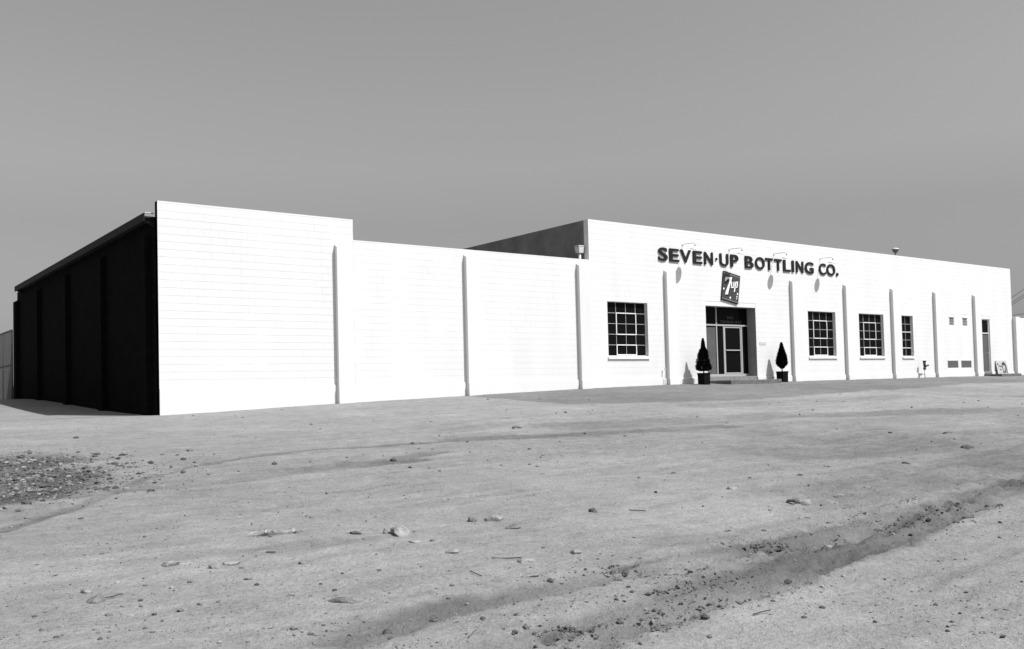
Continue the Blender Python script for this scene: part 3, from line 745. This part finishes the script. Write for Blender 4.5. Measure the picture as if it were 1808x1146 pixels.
# ------------------------------------------------------------------ standpipe, faucet, leaning board
zz = zfull(37.05, -0.3)
S = empty('gas_regulator', (37.05, -0.28, zz), 'dark iron gas regulator on a pale riser pipe by the narrow window', 'gas regulator')
h = 1.05-zz+0.45
MB().tube([(0,0,-.05),(0,0,0.38),(0.0,0.0,0.48)], 0.024, 10).build('riser_pipe', M_PIPE, S, True)
MB().lathe([(0.001,0.40),(0.06,0.41),(0.075,0.46),(0.06,0.52),(0.03,0.55),(0.03,0.6),(0.001,0.6)], (0,0,0), 14).build('valve_body', M_METER, S, True)
MB().tube([(0,0,0.57),(0,0,0.80)], 0.055, 14, 0.07).build('regulator_head', M_METER, S, True)
MB().tube([(0,0,0.80),(0,0,0.86)], 0.085, 14).build('cap', M_METER, S, True)
MB().tube([(0.0,0,0.56),(0.16,-0.02,0.60),(0.34,-0.03,0.64)], 0.065, 10, 0.03).build('outlet', M_METER, S, True)
MB().tube([(0.32,-0.03,0.58),(0.32,-0.03,0.72)], 0.022, 8).build('outlet_cap', M_PIPE, S, True)
MB().tube([(0,0.0,0.20),(0,0.12,0.20),(0,0.29,0.20)], 0.02, 8).build('wall_pipe', M_PIPE, S, True)
zz = zfull(18.8, -0.1)
S = empty('hose_faucet', (18.78, -0.09, zz), 'thin white faucet pipe against the wall beside a pilaster', 'faucet')
MB().tube([(0,0,-.05),(0,0,0.6)], 0.014, 8).build('riser_pipe', M_PIPE, S, True)
MB().tube([(0,0,0.58),(0,-0.05,0.61),(0.0,-0.09,0.57)], 0.014, 8).build('spout', M_PIPE, S, True)
MB().tube([(0,-0.0,0.62),(0,0.0,0.65)], 0.03, 10).build('handle', M_PIPE, S, True)

# leaning board
BRD = empty('leaning_board', (45.42, -0.17, 0.589), 'pale poster board with dark lettering leaning on the wall by the far door', 'board')
bw_, bh_ = 1.22, 0.74
BRD.rotation_euler = (math.radians(-10), 0, 0)
MB().box(-bw_/2, bw_/2, 0.0, 0.025, 0, bh_).build('panel', mat('poster_paper', 0.42, 0.7, 0.15, 5), BRD)
M_INK = mat('poster_ink', 0.05, 0.7, 0.3, 20)
mb = MB()
def ink(poly): mb.prism_xz(poly, -0.003, 0.0)
k = 12
arch = [(0.22+0.27*math.cos(t), 0.38+0.28*math.sin(t)) for t in np.linspace(2.7, -0.4, k)] + [(0.22+0.13*math.cos(t), 0.36+0.11*math.sin(t)) for t in np.linspace(-0.4, 2.7, k)]
for i in range(k-1):
    ink([arch[i], arch[i+1], arch[2*k-2-i], arch[2*k-1-i]][::-1])
for q4 in ([(0.0,0.04),(0.09,0.04),(0.06,0.42),(-0.02,0.42)], [(0.20,0.05),(0.31,0.05),(0.33,0.30),(0.24,0.30)], [(0.36,0.03),(0.48,0.03),(0.48,0.30),(0.38,0.30)], [(0.10,0.03),(0.20,0.03),(0.18,0.16),(0.10,0.13)],
           [(-0.52,0.50),(-0.38,0.50),(-0.38,0.58),(-0.52,0.58)], [(-0.40,0.40),(-0.22,0.39),(-0.22,0.46),(-0.40,0.47)], [(-0.20,0.36),(-0.05,0.36),(-0.05,0.45),(-0.20,0.45)], [(-0.32,0.20),(-0.16,0.20),(-0.16,0.27),(-0.32,0.27)]):
    ink(q4)
mb.build('lettering', M_INK, BRD, fix=True)

# ------------------------------------------------------------------ roof vents
RV = empty('roof_vent', (14.96, 0.285, 4.70), 'square galvanised vent box on a pipe beside the taller block', 'vent')
MB().tube([(0,0,0),(0,0,0.62)], 0.052, 12).build('pipe', M_GALV, RV, True)
mb = MB(); s0, s1 = 0.10, 0.125
mb.hexa([(-s0,-s0,0.60),(s0,-s0,0.60),(s0,s0,0.60),(-s0,s0,0.60),(-s1,-s1,0.82),(s1,-s1,0.82),(s1,s1,0.82),(-s1,s1,0.82)]); mb.build('box', M_GALV, RV)
MB().box(-0.145,0.145,-0.13,0.13,0.835,0.865).build('cap', M_GALV, RV)
MB().box(-0.05,0.05,-0.05,0.05,0.815,0.84).build('neck', M_GALV, RV)
RV = empty('mushroom_vent', (37.0, 1.0, 6.0), 'round mushroom roof vent above the right parapet', 'vent')
MB().tube([(0,0,0),(0,0,0.95)], 0.045, 12).build('pipe', M_GALVD, RV, True)
MB().lathe([(0.04,0.86),(0.12,0.94),(0.15,1.0),(0.17,1.05),(0.001,1.05)], (0,0,0), 20).build('bowl', M_GALVD, RV, True)
MB().lathe([(0.20,1.05),(0.20,1.065),(0.10,1.12),(0.001,1.15)], (0,0,0), 20).build('cap', M_GALV, RV, True)

# ------------------------------------------------------------------ chain-link fence behind the left side
FN = empty('chain_link_fence', (0.0, 21.9, 0.5), 'tall chain-link fence behind the dark side wall at the far left', 'fence')
y0f, y1f, zf0, zf1 = 0.0, 14.0, 0.05, 3.16
for k in range(6):
    MB().tube([(0, k*2.4+0.05, -0.3), (0, k*2.4+0.05, zf1+0.02)], 0.035, 8).build('post', M_FENCE, FN, True)
for zr in (zf1, 1.59): MB().tube([(0, y0f, zr), (0, y1f, zr)], 0.024, 8).build('rail', M_FENCE, FN, True)
mb = MB(); sp = 0.075; hgt = zf1-zf0
for sgn in (1, -1):
    yy = y0f-hgt
    while yy < y1f:
        a0 = max(yy, y0f); b0 = min(yy+hgt, y1f)
        if b0 > a0+.02:
            za, zb = (zf0+a0-yy, zf0+b0-yy) if sgn == 1 else (zf1-(a0-yy), zf1-(b0-yy))
            mb.tube([(sgn*.002, a0, za), (sgn*.002, b0, zb)], 0.0045, 3)
        yy += sp
me_o = mb.build('wire_mesh', M_FENCE, FN); me_o['kind'] = 'stuff'
CR = empty('meter_cabinet', (0.35, 22.5, 0.5), 'small dark cabinet behind the chain-link fence at the far left', 'cabinet')
MB().box(-0.2,0.2,-0.3,0.3,-0.02,0.58).build('body', M_DOOR, CR); MB().box(-0.23,0.23,-0.33,0.33,0.58,0.62).build('lid', M_DOOR, CR)

# ------------------------------------------------------------------ overhead wires and poles beyond the far end
def at_plane_y(px, py, Y):
    d = pixel_ray(px, py); t = (Y-CAM.y)/d.y; return CAM + d*t
WIR = [((1785.4,524.3),(1808,509),'topmost'), ((1786.3,532.5),(1808,518.5),'second from top'), ((1786.3,536.8),(1808,522.4),'third from top'), ((1796,554),(1808,552.5),'lowest and flattest')]
pole_far = None
for i, (p0, p1, nm) in enumerate(WIR):
    sl = (p1[1]-p0[1])/(p1[0]-p0[0])
    A = at_plane_y(1700, p0[1]+sl*(1700-p0[0]), 34); B = at_plane_y(1875, p0[1]+sl*(1875-p0[0]), 9)
    pts = [A.lerp(B, t)+Vector((0,0,-0.35*4*t*(1-t)*0.3)) for t in np.linspace(0, 1, 14)]
    tag(MB().tube(pts, 0.022, 5).build('power_line', M_WIRE), 'overhead power line beyond the right end wall, '+nm, 'power line', 'overhead wires at the right edge')
    if i == 0: pA, pB = A, B
for P, nm in ((pA, 'tall timber utility pole hidden behind the building'), (pB, 'tall timber utility pole just outside the right edge')):
    z0 = float(zbase(P.x, P.y)); o = empty('utility_pole', (P.x, P.y+0.05, z0), nm, 'pole', 'utility poles carrying the wires')
    hp = P.z-z0+0.5
    MB().tube([(0,0,-0.6),(0,0,hp)], 0.16, 12, 0.10).build('shaft', M_POLE, o, True)
    MB().box(-1.1,1.1,-0.06,0.06,hp-0.45,hp-0.32).build('crossarm', M_POLE, o)

# ------------------------------------------------------------------ stones, clods, sticks and weeds on the dirt
def stone_mat(name, b): return mat(name, b, 0.95, 0.3, 9, 0.8, 35, spec=0.1)
M_ST = [stone_mat('pale_stone', 0.245), stone_mat('grey_stone', 0.17), stone_mat('dark_clod', 0.095)]
def rock_mesh(seed, sx, sy, sz, sub=3, rough=0.28):
    r = np.random.RandomState(seed); bm = bmesh.new(); bmesh.ops.create_icosphere(bm, subdivisions=sub, radius=1)
    ax = r.randn(9, 3); ax /= np.linalg.norm(ax, axis=1)[:, None]; cut = r.uniform(.42, .85, 9)
    for v in bm.verts:
        p = np.array(v.co); 
        for a, c in zip(ax, cut):
            d = p@a
            if d > c: p = p-a*(d-c)*0.85
        p = p*(1+rough*0.5*(math.sin(p[0]*5+seed)+math.sin(p[1]*7+seed*2)*.6+math.sin(p[2]*6+seed*3)*.5+math.sin(p[0]*13+p[1]*9+seed)*.45+math.sin(p[1]*17-p[2]*12)*.35)*.5 + r.uniform(-.05, .05))
        v.co = (p[0]*sx, p[1]*sy, p[2]*sz)
    me_ = bpy.data.meshes.new('stone'); bm.to_mesh(me_); bm.free()
    me_.polygons.foreach_set('use_smooth', [True]*len(me_.polygons)); return me_
STN = [  # px, py (base), width px, height ratio, tone, label
 (705,945,50,.36,0,'largest pale lumpy stone in the middle foreground'),
 (735,958,26,.25,0,'low pale stone just right of and below the largest stone'),
 (683,944,20,.45,1,'grey clod touching the left side of the largest stone'),
 (628,946,24,.32,2,'dark flat clod left of the largest stone'),
 (835,918,15,.75,1,'small round stone standing near the centre of the dirt lot'),
 (874,918,30,.38,0,'pale oval stone right of the small round one'),
 (908,932,26,.42,1,'stone with a dark left end below the pale oval stone'),
 (381,1007,24,.55,0,'rounded pale stone in the left foreground row'),
 (300,1003,32,.24,0,'flat pale stone left of the rounded pale stone'),
 (410,998,30,.22,0,'flat pale stone right of the rounded pale stone'),
 (168,1064,26,.60,1,'blocky stone beside a stick in the lower left corner'),
 (151,1047,20,.40,0,'pale round stone behind the blocky stone at lower left'),
 (800,974,22,.38,0,'small pale stone below the largest stone, nearer the camera'),
 (1014,972,20,.42,0,'small pale stone alone right of the lying stick'),
 (536,997,18,.40,1,'small grey stone between the stone row and the large slab'),
 (925,986,30,.22,0,'flat wedge of stone beside the lying stick'),
 (937,1010,26,.28,0,'pale flattish clod below the lying stick'),
 (1418,887,26,.60,0,'pale stone with a dark left side in the right middle ground'),
 (1400,884,22,.35,2,'dark clod touching the pale stone in the right middle ground'),
 (1290,862,22,.32,0,'pale stone in the middle ground below the right planter'),
 (1710,790,24,.40,2,'dark pointed clod near the right edge of the lot'),
 (1672,765,18,.30,2,'small dark clod behind the pointed clod near the right edge'),
 (1600,818,12,.40,2,'tiny dark clod in the track at right'),
 (913,756,15,.30,1,'lone pale stone close to the middle of the building'),
 (695,815,10,.70,2,'small dark stone in the track left of centre'),
 (1047,903,20,.35,2,'flat dark clod in the centre of the lot'),
 (1482,872,22,.25,0,'flat pale stone right of the pale stone pair'),
 (1545,889,14,.35,0,'pale pebble near the rut in the right middle ground'),
 (1462,951,22,.35,0,'pale stone lying on the ridge of the wheel rut'),
 (683,1111,16,.55,2,'dark clod where the wheel rut starts at bottom centre'),
 (690,1122,14,.5,2,'second dark clod at the start of the wheel rut'),
 (765,1088,20,.4,2,'dark clod on the rim of the rut at bottom centre'),
 (946,1133,10,.7,2,'small dark clod at the bottom edge, centre'),
 (485,822,9,.8,2,'small dark pebble in the left middle ground'),
 (133,772,9,.5,2,'dark pebble below the dark side wall'),
]
for i, (px, py, wpx, hr, tone, lab) in enumerate(STN):
    x, y, t = ground_at(px, py); wm = 1.22*wpx*t/FPX/2
    me_ = rock_mesh(20+i, wm, wm*RND.uniform(.6,.85), wm*max(hr, .3)*1.25, 4 if wpx > 40 else 3, .62 if wpx > 40 else .3); me_.materials.append(M_ST[tone])
    o = bpy.data.objects.new('clod' if tone == 2 else 'stone', me_); COL.objects.link(o)
    o.location = (x, y, zfull(x, y)+wm*hr*0.18); o.rotation_euler = (RND.uniform(-.1,.1), RND.uniform(-.1,.1), -YAW+RND.uniform(-.25,.25))
    tag(o, lab, 'clod' if tone == 2 else 'stone', 'stones and clods lying on the dirt lot')
# curved slab of bark
x, y, t = ground_at(615, 1060); s = t/FPX
mb = MB(); N = 14
for i in range(N):
    u = i/(N-1); xx = (u-.5)*76*s; ww = 10*s*math.sin(math.pi*min(1, u*1.0+.06))**.6*(1-.55*u)+.004; zt = (9*math.sin(math.pi*min(1,u*1.25+.08)) if u < .75 else 3.0*(1-u)*4*.9)*s*0.9
    mb.v += [(xx,-ww,max(.0,zt*.25)),(xx,ww,max(0,zt*.3)),(xx,ww*.8,zt+.012),(xx,-ww*.8,zt+.008)]
for i in range(N-1):
    for a, b in ((0,1),(1,2),(2,3),(3,0)): mb.f.append((i*4+a,i*4+b,i*4+4+b,i*4+4+a))
mb.f += [(3,2,1,0), tuple(4*(N-1)+k for k in range(4))]
o = mb.build('bark_slab', mat('weathered_bark', 0.15, 0.95, 0.35, 14, 0.6, 40), fix=True, smooth=True); o.location = (x, y, zfull(x, y)-0.012); o.rotation_euler = (0, 0.03, -YAW-.12)
tag(o, 'curved grey slab of bark lying in the near foreground, left of centre', 'bark')
# sticks: px polylines
M_STK = mat('dry_twig', 0.16, 0.95, 0.3, 20); M_STKD = mat('dark_twig', 0.05, 0.95, 0.3, 20)
STK = [([(176,1062),(196,1058),(217,1054)],2.2,1,'long thin stick beside the blocky stone at lower left'),([(868,982),(895,983),(920,982)],2.2,1,'straight dark stick lying below the largest stone'),
 ([(1110,899),(1128,900),(1140,902)],1.6,1,'thin bent twig in the centre right of the lot'),([(1330,1088),(1345,1084),(1360,1080)],1.6,1,'short twig in the lower right foreground'),
 ([(830,1008),(850,1015)],1.4,1,'short twig below the straight dark stick'),([(1388,885),(1402,890)],2.0,1,'short dark stick beside the pale stone at right'),
 ([(470,995-14),(487,980)],2.4,1,'short dark stick in the left foreground'),([(828,1126),(836,1118),(846,1106)],1.2,0,'pale straw lying in the bottom foreground'),
 ([(1208,1060),(1220,1056),(1228,1053)],1.2,0,'pale straw on the ridge between the ruts')]
for pts, wpx, dkk, lab in STK:
    P = []; t = 10
    for k_, p in enumerate(pts):
        x, y, t = ground_at(*p); P.append((x, y, zfull(x, y)+.010+.004*k_))
    tag(MB().tube(P, max(.004, wpx*t/FPX/2), 6).build('stick', M_STKD if dkk else M_STK), lab, 'stick', 'sticks lying on the dirt lot')
# dead weeds
M_WEED = mat('dead_weed', 0.34, 0.95, 0.3, 20)
for (px, py, wpx, n, lab) in ((470,948,70,150,'spreading tuft of dead pale weed in the left foreground'),(520,946,50,60,'small dead weed trailing right of the pale tuft'),(62,862,40,70,'dead weed at the edge of the rubble patch'),(1186,835,24,40,'wispy dead weed in the middle ground')):
    x, y, t = ground_at(px, py); s = t/FPX; mb = MB(); z0 = zfull(x, y)
    for k_ in range(n):
        a = RND.uniform(0, 6.283); r0 = RND.uniform(0, .1)*wpx*s; ln = RND.uniform(.15, .5)*wpx*s; el = RND.uniform(.02, .28)
        p0 = Vector((r0*math.cos(a), r0*math.sin(a), .0)); p1 = p0+Vector((math.cos(a)*ln*.6, math.sin(a)*ln*.6, ln*el)); p2 = p0+Vector((math.cos(a+.3)*ln, math.sin(a+.3)*ln, ln*el*.5))
        mb.tube([p0, p1, p2], .0028, 3, .0012)
    o = mb.build('dead_weed', M_WEED); o.location = (x, y, z0+.004); tag(o, lab, 'weed', 'dead weeds on the dirt lot')

# pebbles, rut clods and rubble: uncountable
def scatter(name, label, cat, spots, tones, seed):
    r = np.random.RandomState(seed); lib = []
    for k_ in range(8):
        bm = bmesh.new(); bmesh.ops.create_icosphere(bm, subdivisions=1, radius=1)
        for v in bm.verts: v.co = v.co*(1+r.uniform(-.28, .22))
        lib.append((np.array([v.co[:] for v in bm.verts]), [tuple(v.index for v in f.verts) for f in bm.faces])); bm.free()
    X = np.array([s[0] for s in spots]); Y = np.array([s[1] for s in spots]); S_ = np.array([s[2] for s in spots])
    Z = zbase(X, Y)+fields(X, Y)[0]
    VV = []; FF = []; n0 = 0; MI = []
    for i in range(len(spots)):
        V, F = lib[i % 8]; a = r.uniform(0, 6.283); ca, sa = math.cos(a), math.sin(a); sc = S_[i]*np.array([r.uniform(.8,1.4), r.uniform(.7,1.1), r.uniform(.45,.85)])
        q_ = V*sc; q_ = np.stack([q_[:,0]*ca-q_[:,1]*sa, q_[:,0]*sa+q_[:,1]*ca, q_[:,2]], 1)+np.array([X[i], Y[i], Z[i]+S_[i]*.15])
        VV.append(q_); FF += [tuple(j+n0 for j in f) for f in F]; n0 += len(V); MI += [r.randint(len(tones)) if len(tones) > 1 else 0]*len(F)
    me_ = bpy.data.meshes.new(name); me_.from_pydata(np.concatenate(VV).tolist(), [], FF); me_.update()
    for m_ in tones: me_.materials.append(m_)
    me_.polygons.foreach_set('material_index', MI)
    return tag(link(name, me_), label, cat, kind='stuff')
rs = np.random.RandomState(11); sp = []
while len(sp) < 5200:
    px, py = rs.uniform(-60, 1868), 690+456*rs.rand()**1.0
    x, y, t = ground_at(px, py)
    if y > -0.5 or t > 70: continue
    if rs.rand() > 0.15+0.85*min(1, max(0, 0.5+2.2*float(vnoise(np.array([x*.5]), np.array([y*.5]))[0]))): continue
    sp.append((x, y, min(.022, .0032*(1+rs.pareto(2.2)))*(0.6+t/18)))
scatter('pebbles', 'small pebbles and grit scattered over the dirt lot', 'pebbles', sp, [M_ST[0], M_ST[1], M_ST[1], M_ST[2]], 5)
sp = []
for poly, hw, dk_, dp in TRKW_AND_SHADE[:4]+[t_ for t_ in TRKW_AND_SHADE if t_[2] >= 1.2]:
    seg = np.hypot(*np.diff(poly, axis=0).T); cum = np.concatenate([[0], np.cumsum(seg)])
    for _ in range(700 if hw > .1 else 260):
        l = rs.uniform(0, min(cum[-1], 22)); x = np.interp(l, cum, poly[:, 0]); y = np.interp(l, cum, poly[:, 1])
        if vnoise(np.array([x*1.4]), np.array([y*1.4]))[0] < -.02: continue
        o_ = hw*rs.choice([-1.35, 1.35, 1.35])+rs.normal(0, hw*.4)
        sp.append((x-0.45*o_, y+0.9*o_, min(.030 if hw > .1 else .016, .005*(1+rs.pareto(2.4)))))
scatter('rut_clods', 'crumbled dark clods along the wheel ruts', 'clods', sp, [M_ST[2], M_ST[1], M_ST[2]], 6)
sp = []
for c in RUB:
    for _ in range(1500):
        a = rs.uniform(0, 6.283); r_ = abs(rs.normal(0, .7)); sp.append((c[0]+math.cos(a)*r_*1.3, c[1]+math.sin(a)*r_, min(.05, .008*(1+rs.pareto(2.0)))))
scatter('rubble', 'patch of dark rubble and gravel at the left edge', 'rubble', sp, [M_ST[0], M_ST[1], M_ST[2], M_ST[2], M_ST[2], M_ST[2], M_ST[2]], 8)
